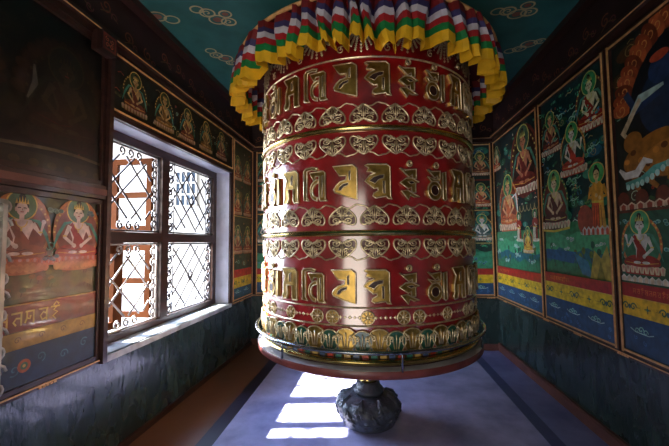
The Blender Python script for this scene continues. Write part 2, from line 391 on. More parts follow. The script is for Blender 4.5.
def bands(P, u0, u1, zr, zy, zb, z0, step=.20, text=True, red='8f1a1c', yellow='d3a11f', blue='183f62'):
    """red, yellow and blue stripes under a mural: zr top of red, zy top of yellow, zb top of blue"""
    P.rect(u0, zy, u1, zr, red); P.rect(u0, zb, u1, zy, yellow); P.rect(u0, z0, u1, zb, blue)
    P.line([(u0, zr), (u1, zr)], .006, '2c4d33'); P.line([(u0, zy), (u1, zy)], .006, 'caa24a'); P.line([(u0, zb), (u1, zb)], .006, '123058')
    zc = (zy+zb)/2; h = (zy-zb)*.28; u = u0+step*.4; k = 0
    while u < u1-.05:
        if k % 2 == 0:
            for sg in (-1, 1):
                P.line(spiral(u+sg*h*.9, zc, h*.8, 1.2, 0 if sg > 0 else PI, sg, 14), h*.3, '3c5a3c')
            P.ell(u, zc, h*.3, h*.5, '2c4a5c', n=8)
        else:
            P.line([(u-h*.7, zc), (u+h*.7, zc)], h*.25, '6a5a20'); P.line([(u, zc-h*.7), (u, zc+h*.7)], h*.25, '6a5a20')
            P.ell(u, zc, h*.3, h*.3, '2f6c5a', n=8)
        P.line([(u+h*1.8, zc), (u+step-h*1.8, zc)], h*.12, '8a7424')
        u += step; k += 1
    rnd = random.Random(int(u0*977)+5)
    for i in range(int((u1-u0)/.06)):
        q = u0+.04+rnd.random()*(u1-u0-.08); z = z0+.02+rnd.random()*(zb-z0)*.45
        P.line(spiral(q, z, .018, 1, rnd.random()*6, 1, 8), .005, '39699a')
    for i in range(int((u1-u0)/.3)+1):
        q = u0+.15+i*.3; z = z0+(zb-z0)*.62
        if q < u1-.1:
            for a in (-.035, 0, .035): P.line(spiral(q+a, z+(.012 if a == 0 else 0), .022, 1.1, 0, 1, 12), .007, '7fb5a4')
            P.line([(q-.09, z+.01), (q-.05, z-.008), (q+.06, z-.012), (q+.10, z)], .006, '9fc4c0')
    if text:
        zt = zy+(zr-zy)*.30
        script_line(P, u0+.10, min(u1-.05, u0+.42), zt, (zr-zy)*.36, 'b8642c', .13)

# ------------------------------------------------------------------ room shell
T = .12
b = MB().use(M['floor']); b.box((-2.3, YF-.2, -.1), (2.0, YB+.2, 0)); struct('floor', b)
P = Paint(lambda x, y, d: (x, y, CEIL-d), M['paintflat'], 0)
P.col = lin((.026, .15, .145)); P.box((-2.2, YF-.2, 0), (2.0, YB+.2, -.1))
def mirror_poly_cloud(P, pts, s, outline='c9b98c', inner='8d5a4a'):
    for (x, y, r, k) in pts:
        P.ring(x, y, r*s, r*s*.8, .014, outline, n=18)
        if k == 1: P.ell(x, y, r*s*.55, r*s*.45, inner, n=14)
        if k == 2: P.line(spiral(x, y, r*s*.7, 1.2, 1, 1, 16), .010, outline)
Pc = P
# ceiling clouds (paint kit winds for an upward board, so draw mirrored in x)
class CeilPaint(Paint): pass
for (cx_, cy_, ang, kind) in ((-1.70, 2.58, .5, 0), (-1.27, 2.62, .9, 1), (-1.48, 3.22, 1.1, 2), (1.20, 2.86, .3, 1), (1.50, 3.38, -.6, 2)):
    ca, sa = math.cos(ang), math.sin(ang)
    blobs = {0: [(-.05, 0, .07, 1), (.06, 0, .06, 0)], 1: [(-.15, .02, .05, 0), (-.07, 0, .06, 2), (.03, .02, .07, 1), (.11, -.02, .06, 2), (.04, -.09, .05, 1)],
             2: [(-.14, 0, .05, 0), (-.06, .02, .06, 2), (.03, -.01, .07, 1), (.12, .01, .05, 2)]}[kind]
    mirror_poly_cloud(P, [(cx_+a*ca-c*sa, cy_+a*sa+c*ca, r, k) for a, c, r, k in blobs], 1.0)
struct('ceiling', P)

WY0, WY1, WZ0, WZ1 = 2.20, 4.21, .735, 2.41      # window opening
b = MB(LEFT)
b.use(M['dado']); b.box((YF-.2, 0, -T), (YB+.15, SILL, 0))
b.box((WY0, SILL, -T), (WY1, WZ0-.02, 0))
b.use(M['plaster'])
b.box((YF-.2, SILL, -T), (WY0, CEIL, 0)); b.box((WY1, SILL, -T), (YB+.15, CEIL, 0)); b.box((WY0, WZ1, -T), (WY1, CEIL, 0))
# deeper masonry around the window: the reveal
b.use(M['jamb'])
b.box((WY0-.1, WZ0-.1, -.26), (WY0, WZ1+.1, -T+.001)); b.box((WY1, WZ0-.1, -.26), (WY1+.1, WZ1+.1, -T+.001)); b.box((WY0, WZ1, -.26), (WY1, WZ1+.1, -T+.001)); b.box((WY0, WZ0-.12, -.26), (WY1, WZ0-.02, -T+.001))
b.box((WY1-.004, WZ0, -T), (WY1+.001, WZ1, -.004)); b.box((WY0-.001, WZ0, -T), (WY0+.004, WZ1, -.004)); b.box((WY0, WZ1-.004, -T), (WY1, WZ1+.001, -.004))
wall_left = struct('wall_left', b)
b = MB(RIGHT); b.use(M['dado']); b.box((-YB-.15, 0, -T), (-YF+.2, SILL, 0)); b.use(M['plaster']); b.box((-YB-.15, SILL, -T), (-YF+.2, CEIL, 0)); struct('wall_right', b)
b = MB(BACK); b.use(M['dado']); b.box((-1.95, 0, -T), (XR+.1, SILL, 0)); b.use(M['plaster']); b.box((-1.95, SILL, -T), (XR+.1, CEIL, 0)); struct('wall_back', b)
b = MB().use(M['plaster'])      # wall behind the visitor, with the open doorway
b.box((-2.2, YF-.12, 0), (-1.28, YF, CEIL)); b.box((-.02, YF-.12, 0), (2.0, YF, CEIL)); b.box((-1.28, YF-.12, 2.2), (-.02, YF, CEIL)); struct('wall_front', b)
b = MB(RIGHT).use(M['woodred']); b.box((-YB, 0, 0), (-YF, .085, .035)); b.box((-YB, .085, 0), (-YF, .10, .028)); struct('baseboard_right', b)
b = MB(BACK).use(M['woodred']); b.box((-1.80, 0, 0), (XR-.035, .085, .03)); struct('baseboard_back', b)
b = MB(LEFT).use(M['wood']); b.box((YF, 0, 0), (YB-.03, .05, .025)); struct('baseboard_left', b)

# cornice and frieze: moulding above the murals, dark painted frieze with curls up to the ceiling
def frieze(F, u0, u1, name, seed):
    b = MB(F).use(M['wood']); b.box((u0, PTOP+.005, 0), (u1, PTOP+.05, .045)); b.box((u0, PTOP+.05, 0), (u1, PTOP+.085, .075))
    b.use(M['gilt']); b.box((u0, PTOP+.05, .075), (u1, PTOP+.058, .079)); b.use(M['wood'])
    b.box((u0, CEIL-.06, 0), (u1, CEIL-.001, .09))
    p = Paint(F, M['paintflat'], .012); p.mats = b.mats + [M['paintflat']]; p.mi = len(b.mats)
    p.col = lin((.030, .010, .010)); p.box((u0, PTOP+.085, 0), (u1, CEIL-.06, .012))
    rnd = random.Random(seed); u = u0+.1
    while u < u1-.1:
        z = PTOP+.16+rnd.random()*.16
        p.line(spiral(u, z, .05, 1.3, rnd.random()*6, 1, 16), .010, '8a4b30'); p.line(spiral(u+.08, z-.04, .035, 1.2, rnd.random()*6, -1, 14), .009, '7a3f45')
        p.line([(u-.05, z-.06), (u+.03, z-.02), (u+.11, z-.06)], .008, '6f5433')
        u += .22
    k = len(p.v); p.v += b.v; p.c += b.c; p.f += [[i+k for i in f] for f in b.f]; p.m += b.m; p.sm += b.sm
    struct(name, p)
frieze(LEFT, YF, YB-.08, 'trim_1', 1); frieze(RIGHT, -YB+.08, -YF, 'trim_2', 2); frieze(BACK, -1.80, XR-.002, 'trim_3', 3)
# ledge under the murals
def ledge(F, u0, u1, name, d=.04):
    b = MB(F).use(M['wood']); b.box((u0, SILL-.012, 0), (u1, SILL+.012, d)); b.use(M['gilt']); b.box((u0, SILL+.004, d), (u1, SILL+.012, d+.004))
    u = u0+.3
    while u < u1-.1:
        for k in range(-2, 3): b.box((u+k*.022-.007, SILL-.008, d), (u+k*.022+.007, SILL+.002, d+.005))
        u += .52
    struct(name, b)
ledge(RIGHT, -YB+.04, -YF, 'trim_4'); ledge(BACK, -1.80, XR-.001, 'trim_5'); ledge(LEFT, YF, WY0-.06, 'trim_6'); ledge(LEFT, WY1+.03, YB-.04, 'trim_7')

# ------------------------------------------------------------------ murals
def mural(F, u0, u1, z0, z1, draw, label, base='12302c', fw=.034, group=None, gilt=True, seed=0, gain=1.0):
    c = F((u0+u1)/2, z0, 0)
    e = empty('framed_mural', tuple(c), label, 'mural', group)
    P = Paint(F, M['paint'], .012)
    P.col = lin(base); P.box((u0+.004, z0+.004, .001), (u1-.004, z1-.004, .012))
    P.gain = gain; P.clip = (u0+.005, u1-.005, z0+.005, z1-.005)
    draw(P, u0+fw, u1-fw, z0+fw, z1-fw, random.Random(seed))
    obj('painting', P, e)
    D = .034
    for nm, (a, zb, c_, zt), edge in (('frame_stile', (u0, z0, u0+fw, z1), 'r'), ('frame_stile', (u1-fw, z0, u1, z1), 'l'), ('frame_rail', (u0+fw, z0, u1-fw, z0+fw), 't'), ('frame_rail', (u0+fw, z1-fw, u1-fw, z1), 'b')):
        g = .014
        b = MB(F).use(M['wood']); b.box((a+.001, zb, .001), (c_-.001, zt, D))
        if gilt:
            b.use(M['gilt'])
            if edge == 'r': b.box((c_-g-.001, zb+.01, D), (c_-.001, zt-.01, D+.006))
            if edge == 'l': b.box((a+.001, zb+.01, D), (a+g+.001, zt-.01, D+.006))
            if edge == 't': b.box((a, zt-g, D), (c_, zt, D+.006))
            if edge == 'b': b.box((a, zb, D), (c_, zb+g, D+.006))
        obj(nm, b, e)
    return e
def scenery(P, u0, u1, z0, z1, rnd, base='14343a', greens=('1d5a43', '2a7350', '3c8a62'), acc=('6fa48f', '9ab59a', '8c7a4a', 'a8452c', 'c9c0a8', 'b98a48'), cols=('1f6a5e', '1a4f66', '2f7a64', '24523a')):
    """deep blue-green ground with cloud rolls, rocks and leaves"""
    P.rect(u0, z0, u1, z1, base)
    for i in range(int((u1-u0)*(z1-z0)*52)):
        u = u0+.04+rnd.random()*(u1-u0-.08); z = z0+.04+rnd.random()*(z1-z0-.08); k = rnd.random()
        if k < .35:
            r = .03+rnd.random()*.05
            P.ell(u, min(z, z1-r), min(r*1.5, u-u0, u1-u), r*.7, rnd.choice(cols), n=14)
            P.line(spiral(u, min(z, z1-r), r*.6, 1.3, rnd.random()*6, 1, 12), .006, rnd.choice(acc[:3]))
        elif k < .6:
            for q in range(4): P.ell(u+(q-1.5)*.018, z+rnd.uniform(-.012, .012), .016, .012, rnd.choice(greens), n=8)
        elif k < .8:
            P.line([(u-.03, z), (u, z+.014), (u+.03, z)], .007, rnd.choice(acc[2:]))
        else:
            P.ell(u, z, .012, .012, rnd.choice(acc[3:]), n=8); P.ell(u, z, .006, .006, '7a1f1a', n=6)
def meadow(P, u0, u1, z0, z1, rnd):
    P.rect(u0, z0, u1, z1, '2f7a52'); hills(P, u0, u1, z0, z1-(z1-z0)*.15, '3f9468', 6, rnd); hills(P, u0, u1, z0, z0+(z1-z0)*.55, '1f5a6a', 5, rnd); hills(P, u0, u1, z0, z0+(z1-z0)*.35, '2a6d4c', 8, rnd)
    for i in range(int((u1-u0)*16)):
        u = u0+.05+rnd.random()*(u1-u0-.1); z = z0+.03+rnd.random()*(z1-z0)*.4
        P.line([(u, z), (u, z+.05)], .008, '4a3420'); P.ell(u, z+.06, .026, .03, rnd.choice(('1f5a3c', '174a3a', '5a6a2a')), n=10)
    for i in range(int((u1-u0)*6)): cloud(P, u0+.1+rnd.random()*(u1-u0-.2), z0+(z1-z0)*(.5+rnd.random()*.35), .05, rnd=rnd)

def right_far(P, a, b, z0, z1, rnd):
    scenery(P, a, b, 1.17, z1, rnd, base='10292e')
    O = -YB
    meadow(P, a, b, 1.14, 1.62, rnd)
    P.ell(O+.97, 2.40, .36, .42, '6a2a20'); P.ell(O+.97, 2.40, .32, .38, '2a1a18')
    seated(P, O+.97, 2.02, .80, robe='6e1f1a', skin='a8674a', aura='5a241c', aura2='301a18', halo='3c5a44')
    P.poly([(O+.62, 1.72), (b, 1.72), (b, 1.92), (O+.62, 1.90)], '15302a')
    for i in range(7): P.ring(O+.70+i*.09, 1.90, .045, .07, .010, '9a8a5c', a0=PI, a1=2*PI, n=10)
    seated(P, O+.50, 1.62, .72, robe='b35a34', skin='c98a66', aura='b8603c', aura2='7a3524', halo='2f7d54')
    P.line([(O+.62, 2.02), (O+.74, 2.06), (O+.79, 1.80)], [.02, .05, .02], 'cfd8c8')
    for q in (.80, 1.20): standing(P, O+q, 1.50, .36, robe='8c2a20', robe2='c9c0a8', skin='d8c8b0')
    seated(P, O+1.02, 1.36, .30, robe='b98a2a', skin='d2a648', aura='b98a48', aura2='6a2a20')
    seated(P, O+.18, 2.45, .34, aura='7a3a2a', halo='2a6a4a')
    for q in (.15, .45, .75, 1.1): cloud(P, O+q, 1.30+.06*math.sin(q*9), .07, rnd=rnd)
    bands(P, a, b, 1.165, 1.065, .935, z0)
def right_mid(P, a, b, z0, z1, rnd):
    O = -3.65
    scenery(P, a, b, 1.19, z1, rnd, base='0f3034')
    meadow(P, a, b, 1.19, 1.66, rnd)
    P.poly([(O+.05, 1.42), (O+.55, 1.40), (O+.50, 1.30), (O+.05, 1.33)], '1f4a7a')
    P.poly([(O+.50, 1.40), (O+.62, 1.22), (O+.75, 1.20), (O+.70, 1.33)], '2f6a8a')
    P.poly([(O+.72, 1.20), (O+.78, 1.42), (O+.86, 1.36), (O+.93, 1.46), (O+1.0, 1.20)], '9a8a3c'); P.poly([(O+.80, 1.20), (O+.85, 1.34), (O+.90, 1.20)], '6a6a2c')
    for q, z in ((.25, 2.08), (.78, 2.2), (.5, 2.02), (.9, 1.98), (.15, 2.3), (.6, 2.55), (.35, 2.62), (.45, 1.85)): cloud(P, O+q, z, .09, c1='7fb09a', c2='1f6a5a', rnd=rnd)
    seated(P, O+.82, 2.36, .47, robe='8c2a20', skin='d2b494', aura='7a3a24', aura2='2a3a30', halo='2f8a54')
    seated(P, O+.22, 2.32, .42, robe='6a2a20', skin='a87a5a', aura='5a3424', aura2='2a2a24', halo='2a6a44')
    for k in range(60):
        q = O+.04+rnd.random()*.94; z = 1.68+rnd.random()*1.12; c = rnd.choice(('2f8a6a', '3fa07a', '2a6a8a', '1f5a7a', '4a8a4a'))
        for g in range(5): P.ell(q+rnd.uniform(-.03, .03), z+rnd.uniform(-.02, .02), .011, .007, c, rot=rnd.random()*3, n=7)
        if k % 3 == 0: P.line([(q-.05, z-.03), (q-.02, z-.015), (q+.02, z-.028), (q+.06, z-.012)], .007, rnd.choice(('9fc4b4', '7fae9a', 'b9a06a')))
        if k % 5 == 0: P.ell(q, z, .010, .010, 'c9482f', n=8); P.ell(q, z, .005, .005, 'e3c86a', n=6)
    seated(P, O+.58, 2.05, .46, robe='a83a28', skin='d2c6b0', aura='a8743c', aura2='23403a', halo='3a9a5c', arms=1)
    seated(P, O+.27, 1.60, .56, robe='4a1a1a', skin='d9a58a', aura='2f6a44', aura2='5a2018', halo='4a9a5c', sash='d9b35a')
    P.line([(O+.05, 1.60), (O+.25, 1.585), (O+.50, 1.61)], .02, 'd9a53a')
    standing(P, O+.88, 1.56, .56, robe='c98424', robe2='b3451f', skin='d9a070', halo='3f9a54')
    P.ell(O+.72, 1.66, .10, .12, '8c3a28'); 
    lotus_row(P, O+.68, O+1.0, 1.54, .07, 6, 'e3dccb', 'b3452f')
    bands(P, a, b, 1.20, 1.105, .965, z0)
def right_near(P, a, b, z0, z1, rnd):
    O = -2.60
    scenery(P, a, b, 1.19, z1, rnd, base='141f1e', greens=('23402c', '2f4a2a', '4a3a1c'), cols=('1f3a30', '3a2a18', '24402a', '4a2f1a'))
    # wrathful rider inside a ring of flames
    for i in range(26):
        t = PI*(.05+.9*i/25); cx, cz, R = O+.62, 2.30, .56
        x, z = cx+R*math.cos(t)*.95, cz+R*math.sin(t)*.95
        if O+.03 < x < b-.03 and z < z1-.03:
            P.ell(x, z, .09, .05, ('8a3a1e', 'a5502a', '6a2a18')[i % 3], rot=t, n=14)
            P.line(spiral(x, z, .05, 1.2, t, 1, 12), .008, 'c98a4a')
    P.ell(O+.60, 2.30, .44, .44, '15161c')
    P.ell(O+.42, 2.33, .17, .20, '1c2c44'); P.ell(O+.42, 2.52, .085, .085, '22365a'); P.ell(O+.42, 2.60, .07, .03, 'a8452c')
    P.line([(O+.40, 2.4), (O+.22, 2.34), (O+.14, 2.48)], [.08, .06, .05], '22365a'); P.line([(O+.48, 2.4), (O+.62, 2.32), (O+.56, 2.2)], [.08, .06, .05], '22365a')
    P.line([(O+.16, 2.30), (O+.26, 2.40), (O+.44, 2.42)], [.03, .06, .02], '9ab5b0'); P.line([(O+.26, 2.40), (O+.10, 2.22), (O+.20, 2.1)], [.03, .05, .02], 'b9a88a')
    P.ell(O+.30, 2.05, .22, .10, '8a5a22', rot=.3); P.ell(O+.48, 1.98, .24, .11, 'a06a2a'); P.ell(O+.18, 2.14, .08, .07, '8a5a22')
    for k in range(9): P.ell(O+.12+k*.06, 2.02+.05*math.sin(k*1.7), .025, .02, ('b97a2f', '5a2f18')[k % 2], n=10)
    for k in range(4): P.line([(O+.20+k*.14, 1.96), (O+.17+k*.14, 1.86), (O+.22+k*.14, 1.82)], [.06, .05, .03], '8a5a22')
    P.line([(O+.05, 1.98), (O+.10, 1.93), (O+.20, 1.93), (O+.27, 2.0), (O+.33, 1.98)], [.02, .05, .055, .05, .02], 'e3dccb')
    P.line([(O+.10, 1.87), (O+.24, 1.88), (O+.34, 1.93), (O+.46, 1.95)], [.03, .045, .05, .03], '4f9a94')
    for k in range(9): P.ell(O+.12+k*.04, 1.85+.0025*k*k*.6, .018, .022, '9fd0c4', n=8)
    for k in range(5): P.ell(O+.07+k*.16, 1.765, .055, .06, '5a2418', n=12)
    lotus_row(P, O+.03, b, 1.70, .05, 14, 'c9b09a', '8c3a2a')
    P.rect(a, 1.19, b, 1.69, '1d4a3c'); P.line([(a, 1.69), (b, 1.68)], .016, '5a2418')
    for q, z in ((.06, 1.62), (.36, 1.60), (.42, 1.45), (.05, 1.40)): cloud(P, O+q, z, .05, c1='7fb5b0', c2='2f6a7a', rnd=rnd)
    seated(P, O+.20, 1.275, .42, robe='8f1f1c', skin='e9e2d6', aura='b86a3c', aura2='2f6a50', halo='3f9a6a', arms=-1)
    seated(P, O+.62, 1.275, .42, robe='9c4a22', skin='d9a070', aura='5a6a3c', aura2='234a50', halo='2f7d54')
    lotus_row(P, a, b, 1.225, .045, 22, 'e3dccb', 'c9b8a8')
    bands(P, a, b, 1.215, 1.12, .995, z0, step=.15)
def right_front(P, a, b, z0, z1, rnd):
    scenery(P, a, b, 1.19, z1, rnd)
    for k in range(4): seated(P, a+.25+k*.48, 2.2, .5); seated(P, a+.25+k*.48, 1.4, .55, robe='b35a34')
    bands(P, a, b, 1.205, 1.11, .98, z0)
def back_col(x0, n):
    def d(P, a, b, z0, z1, rnd):
        scenery(P, a, b, 1.12, z1, rnd, base='122a28')
        for k in range(n):
            x = x0+k*.34
            if x+.11 > b: break
            seated(P, x, 2.42, .34, robe='6a3a24', skin='a8805a', aura='4a3424', aura2='22302a', halo='3c5a3c')
            P.line([(x-.16, 2.36), (x+.16, 2.36)], .02, '6a2418')
            seated(P, x, 1.98, .34, robe='8c3a24', skin='b98a66', aura='7a4a2a', aura2='233a34', halo='3a6a4a')
            P.line([(x-.16, 1.93), (x+.16, 1.93)], .014, 'a8844a')
            seated(P, x, 1.50, .38, robe='4a5a5a', skin='d8cdb8', aura='8a5a34', aura2='1f4a4a', halo='2f7d64')
            P.line([(x-.16, 1.47), (x+.16, 1.47)], .016, '8a7a4a')
        hills(P, a, b, 1.12, 1.40, '2f7a5c', 7, rnd)
        for k in range(int((b-a)/.12)): cloud(P, a+.07+k*.12, 1.20+.05*(k % 2), .05, c1='4f8a9a', c2='1f4f6a', rnd=rnd)
        bands(P, a, b, 1.12, 1.03, .915, z0, step=.14, text=False)
    return d
mural(RIGHT, -YB+.045, -3.657, SILL+.012, PTOP, right_far, 'framed mural in the far right corner, large dark red deity above an orange one', seed=11, gain=1.7)
mural(RIGHT, -3.643, -2.627, SILL+.012, PTOP, right_mid, 'framed green mural on the right wall, four deities round a white one', seed=12, gain=1.8)
mural(RIGHT, -2.612, -1.50, SILL+.012, PTOP, right_near, 'nearest framed mural on the right wall, wrathful blue rider in flames above a white deity', seed=13, gain=1.5)
mural(BACK, .70, XR-.042, SILL+.012, PTOP, back_col(.85, 3), 'framed mural of small seated deities on the back wall, right of the wheel', seed=15, gain=1.7)
mural(BACK, -.62, .685, SILL+.012, PTOP, back_col(-.44, 4), 'framed mural in the middle of the back wall behind the wheel', seed=16, gain=1.7)
mural(BACK, -1.745, -.64, SILL+.012, PTOP, back_col(-1.58, 4), 'framed mural of small seated deities on the back wall, left of the wheel', seed=17, gain=1.9)
def left_low(P, a, b, z0, z1, rnd):
    scenery(P, a, b, 1.28, z1, rnd, base='2b2f1c', greens=('3a4a28', '4a5a30', '5a4a28'), cols=('34401f', '45301c', '2a3a24', '503a20'))
    P.rect(a, 1.18, b, 1.37, '3a4026'); hills(P, a, b, 1.18, 1.36, '4a5030', 6, rnd); hills(P, a, b, 1.18, 1.27, '3a4a30', 8, rnd)
    for k in range(26):
        u = a+.04+rnd.random()*(b-a-.08); z = 1.20+rnd.random()*.12
        P.line([(u, z), (u+.01, z+.03)], .006, '2a2416'); P.ell(u+.01, z+.035, .02, .014, rnd.choice(('2f4a30', '5a5a34', '6a4a2a')), n=9)
    for y in (1.28, 1.62, 1.965):
        P.ell(y, 1.60, .165, .185, 'b5703c'); P.ell(y, 1.60, .145, .165, '8a4a30')
        seated(P, y, 1.375, .42, robe='9c2f2a' if y > 1.9 else '8a4a34', skin='d9c0b4', aura='a8683c', aura2='7a4034', halo='5a7a5c', throne='b5603c', arms=1 if y < 1.9 else 0)
        P.ell(y, 1.375, .16, .035, 'a5603c'); 
        for k in range(9): P.ell(y-.14+k*.035, 1.375, .02, .024, 'b8744a', n=10)
    for q, z in ((1.45, 1.72), (1.80, 1.70), (1.79, 1.42), (2.08, 1.70), (1.46, 1.45)): cloud(P, q, z, .05, c1='5a7a7a', c2='3a5a5c', rnd=rnd)
    P.rect(a, 1.045, b, 1.185, '6f1c18'); P.line([(a, 1.185), (b, 1.185)], .008, 'a8844a')
    script_line(P, 1.30, 1.86, 1.075, .075, 'c9a050', .13)
    P.rect(a, .955, b, 1.045, 'a37c30'); P.line([(a, 1.045), (b, 1.045)], .006, '5a3a1c')
    for k in range(9): P.line(spiral(1.1+k*.13, 1.0, .02, 1.2, 0, 1, 10), .005, '6a4a1c')
    P.rect(a, z0, b, .955, '17304a')
    for k in range(8):
        P.line(spiral(1.05+k*.14, .85+.03*(k % 2), .03, 1.2, k, 1, 12), .007, '3f6a7a')
    P.ell(1.66, .86, .035, .035, 'a5542c', n=14); P.ell(1.66, .86, .02, .02, '3a6a4c', n=10); P.ell(1.66, .86, .009, .009, 'c9a050', n=8)
def left_up(P, a, b, z0, z1, rnd):  # shade of the upper wall is painted into these near-black colours
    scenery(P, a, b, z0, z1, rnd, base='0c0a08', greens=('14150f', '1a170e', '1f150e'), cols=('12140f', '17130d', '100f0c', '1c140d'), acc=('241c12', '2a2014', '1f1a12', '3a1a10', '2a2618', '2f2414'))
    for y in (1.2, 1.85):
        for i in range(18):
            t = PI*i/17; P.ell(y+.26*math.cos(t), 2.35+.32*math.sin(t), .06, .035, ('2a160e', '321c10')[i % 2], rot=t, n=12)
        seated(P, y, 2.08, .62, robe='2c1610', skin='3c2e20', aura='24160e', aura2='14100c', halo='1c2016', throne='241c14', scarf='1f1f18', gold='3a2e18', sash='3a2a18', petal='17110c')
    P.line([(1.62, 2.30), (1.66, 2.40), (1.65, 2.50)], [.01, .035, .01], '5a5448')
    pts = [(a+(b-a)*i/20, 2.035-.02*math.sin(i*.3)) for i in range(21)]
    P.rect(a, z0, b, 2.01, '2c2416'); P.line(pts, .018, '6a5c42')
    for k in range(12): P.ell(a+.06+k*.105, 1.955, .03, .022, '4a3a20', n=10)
def left_lintel(P, a, b, z0, z1, rnd):
    scenery(P, a, b, z0, z1, rnd, base='1c1a10', greens=('2f3a1c', '3a4420', '4a4a24'), cols=('2a2c14', '332814', '24301a', '3a3018'))
    for k in range(5): seated(P, a+.24+k*.37, z0+.04, .34, robe=('6a3420', '7a5a24')[k % 2], skin='a58a5c', aura='5a4220', aura2='2a3018', halo='3a4a24', throne='8a7a54')
def left_slim(P, a, b, z0, z1, rnd):
    scenery(P, a, b, 1.15, z1, rnd, base='3a3820', greens=('4a4a24', '5a4a24', '3a4a2a'), cols=('4a4020', '503418', '36401f', '5a4824'))
    x = (a+b)/2
    for z, s in ((2.35, .4), (1.88, .4), (1.35, .46)):
        for q in (-.17, .17): seated(P, x+q, z, s*.85, robe='8a4024', skin='b59060', aura='7a5028', aura2='4a3a20', halo='4a5a30', throne='a5885c')
    P.line([(a, 1.86), (b, 1.86)], .012, 'a5844a')
    bands(P, a, b, 1.15, 1.04, .90, z0, step=.14, text=False, red='a52a20', yellow='d39a2a', blue='1f4a54')
mural(LEFT, .95, 2.145, SILL+.012, 1.80, left_low, 'framed mural behind shine at the left edge, two pale deities above a gold script band', fw=.03, gilt=False, seed=21, gain=1.15)
mural(LEFT, .95, 2.145, 1.90, PTOP, left_up, 'framed mural with painted-in shade high on the left wall, nearest, above the two pale deities', fw=.03, gilt=False, seed=22, gain=0.7)
mural(LEFT, 2.185, 4.235, 2.45, PTOP, left_lintel, 'long low framed mural above the window', fw=.022, seed=23, gain=1.2)
mural(LEFT, 4.245, YB-.045, SILL+.012, PTOP, left_slim, 'narrow framed mural between the window and the far left corner', seed=24, gain=1.8)
# heavy rail and post that frame the window side, with a painted corner block
b = MB(LEFT).use(M['wood']); b.box((YF, 1.805, 0), (2.145, 1.895, .05)); b.use(M['woodred']); b.box((YF, 1.83, .05), (2.145, 1.87, .058)); struct('trim_8', b)
b = MB(LEFT).use(M['wood']); b.box((2.147, 0.70, 0), (2.183, PTOP+.03, .06)); struct('trim_9', b)
P = Paint(LEFT, M['paint'], .115); P.col = lin('2c1410'); P.box((2.0, 2.79, .078), (2.13, 2.92, .115)); P.rect(2.01, 2.80, 2.12, 2.91, '6a2a20'); P.rect(2.025, 2.815, 2.105, 2.895, '20140f')
for q in range(4): P.line(spiral(2.045+.04*(q % 2), 2.835+.04*(q//2), .018, 1.2, q, 1, 10), .007, 'b5603c')
P.use(M['wood']); P.d = 0; P.box((2.0, 2.79, .036), (2.13, 2.92, .078)); struct('trim_10', P)

# ------------------------------------------------------------------ window
win = bpy.data.objects.new('window_1', None); win.location = LEFT((WY0+WY1)/2, WZ0, -.2); COL.objects.link(win); win['kind'] = 'structure'
FX0, FX1 = -.25, -.175          # frame depth range
b = MB(LEFT).use(M['wood'])
b.box((WY0+.001, WZ0, FX0), (WY0+.10, WZ1-.001, FX1)); b.box((WY1-.085, WZ0, FX0), (WY1-.001, WZ1-.001, FX1))
b.box((WY0+.10, WZ0, FX0), (WY1-.085, WZ0+.055, FX1)); b.box((WY0+.10, WZ1-.075, FX0), (WY1-.085, WZ1-.001, FX1)); obj('frame', b, win)
b = MB(LEFT).use(M['wood']); b.box((3.075, WZ0+.055, FX0), (3.185, WZ1-.075, FX1+.01)); obj('mullion', b, win)
b = MB(LEFT).use(M['wood']); b.box((WY0+.10, 1.51, FX0), (3.075, 1.60, FX1+.005)); b.box((3.185, 1.51, FX0), (WY1-.085, 1.60, FX1+.005)); obj('transom', b, win)
b = MB(LEFT).use(M['sill']); b.box((WY0+.005, WZ0-.02, -.175), (WY1-.005, WZ0, .03)); b.box((WY0-.02, WZ0-.045, .001), (WY1+.02, WZ0, .035)); obj('window_sill', b, win)
b = MB(LEFT).use(M['wood']); b.box((WY0-.005, WZ1+.001, .001), (WY1+.02, WZ1+.035, .03)); b.box((WY1+.001, WZ0, .001), (WY1+.02, WZ1, .015)); obj('architrave', b, win)
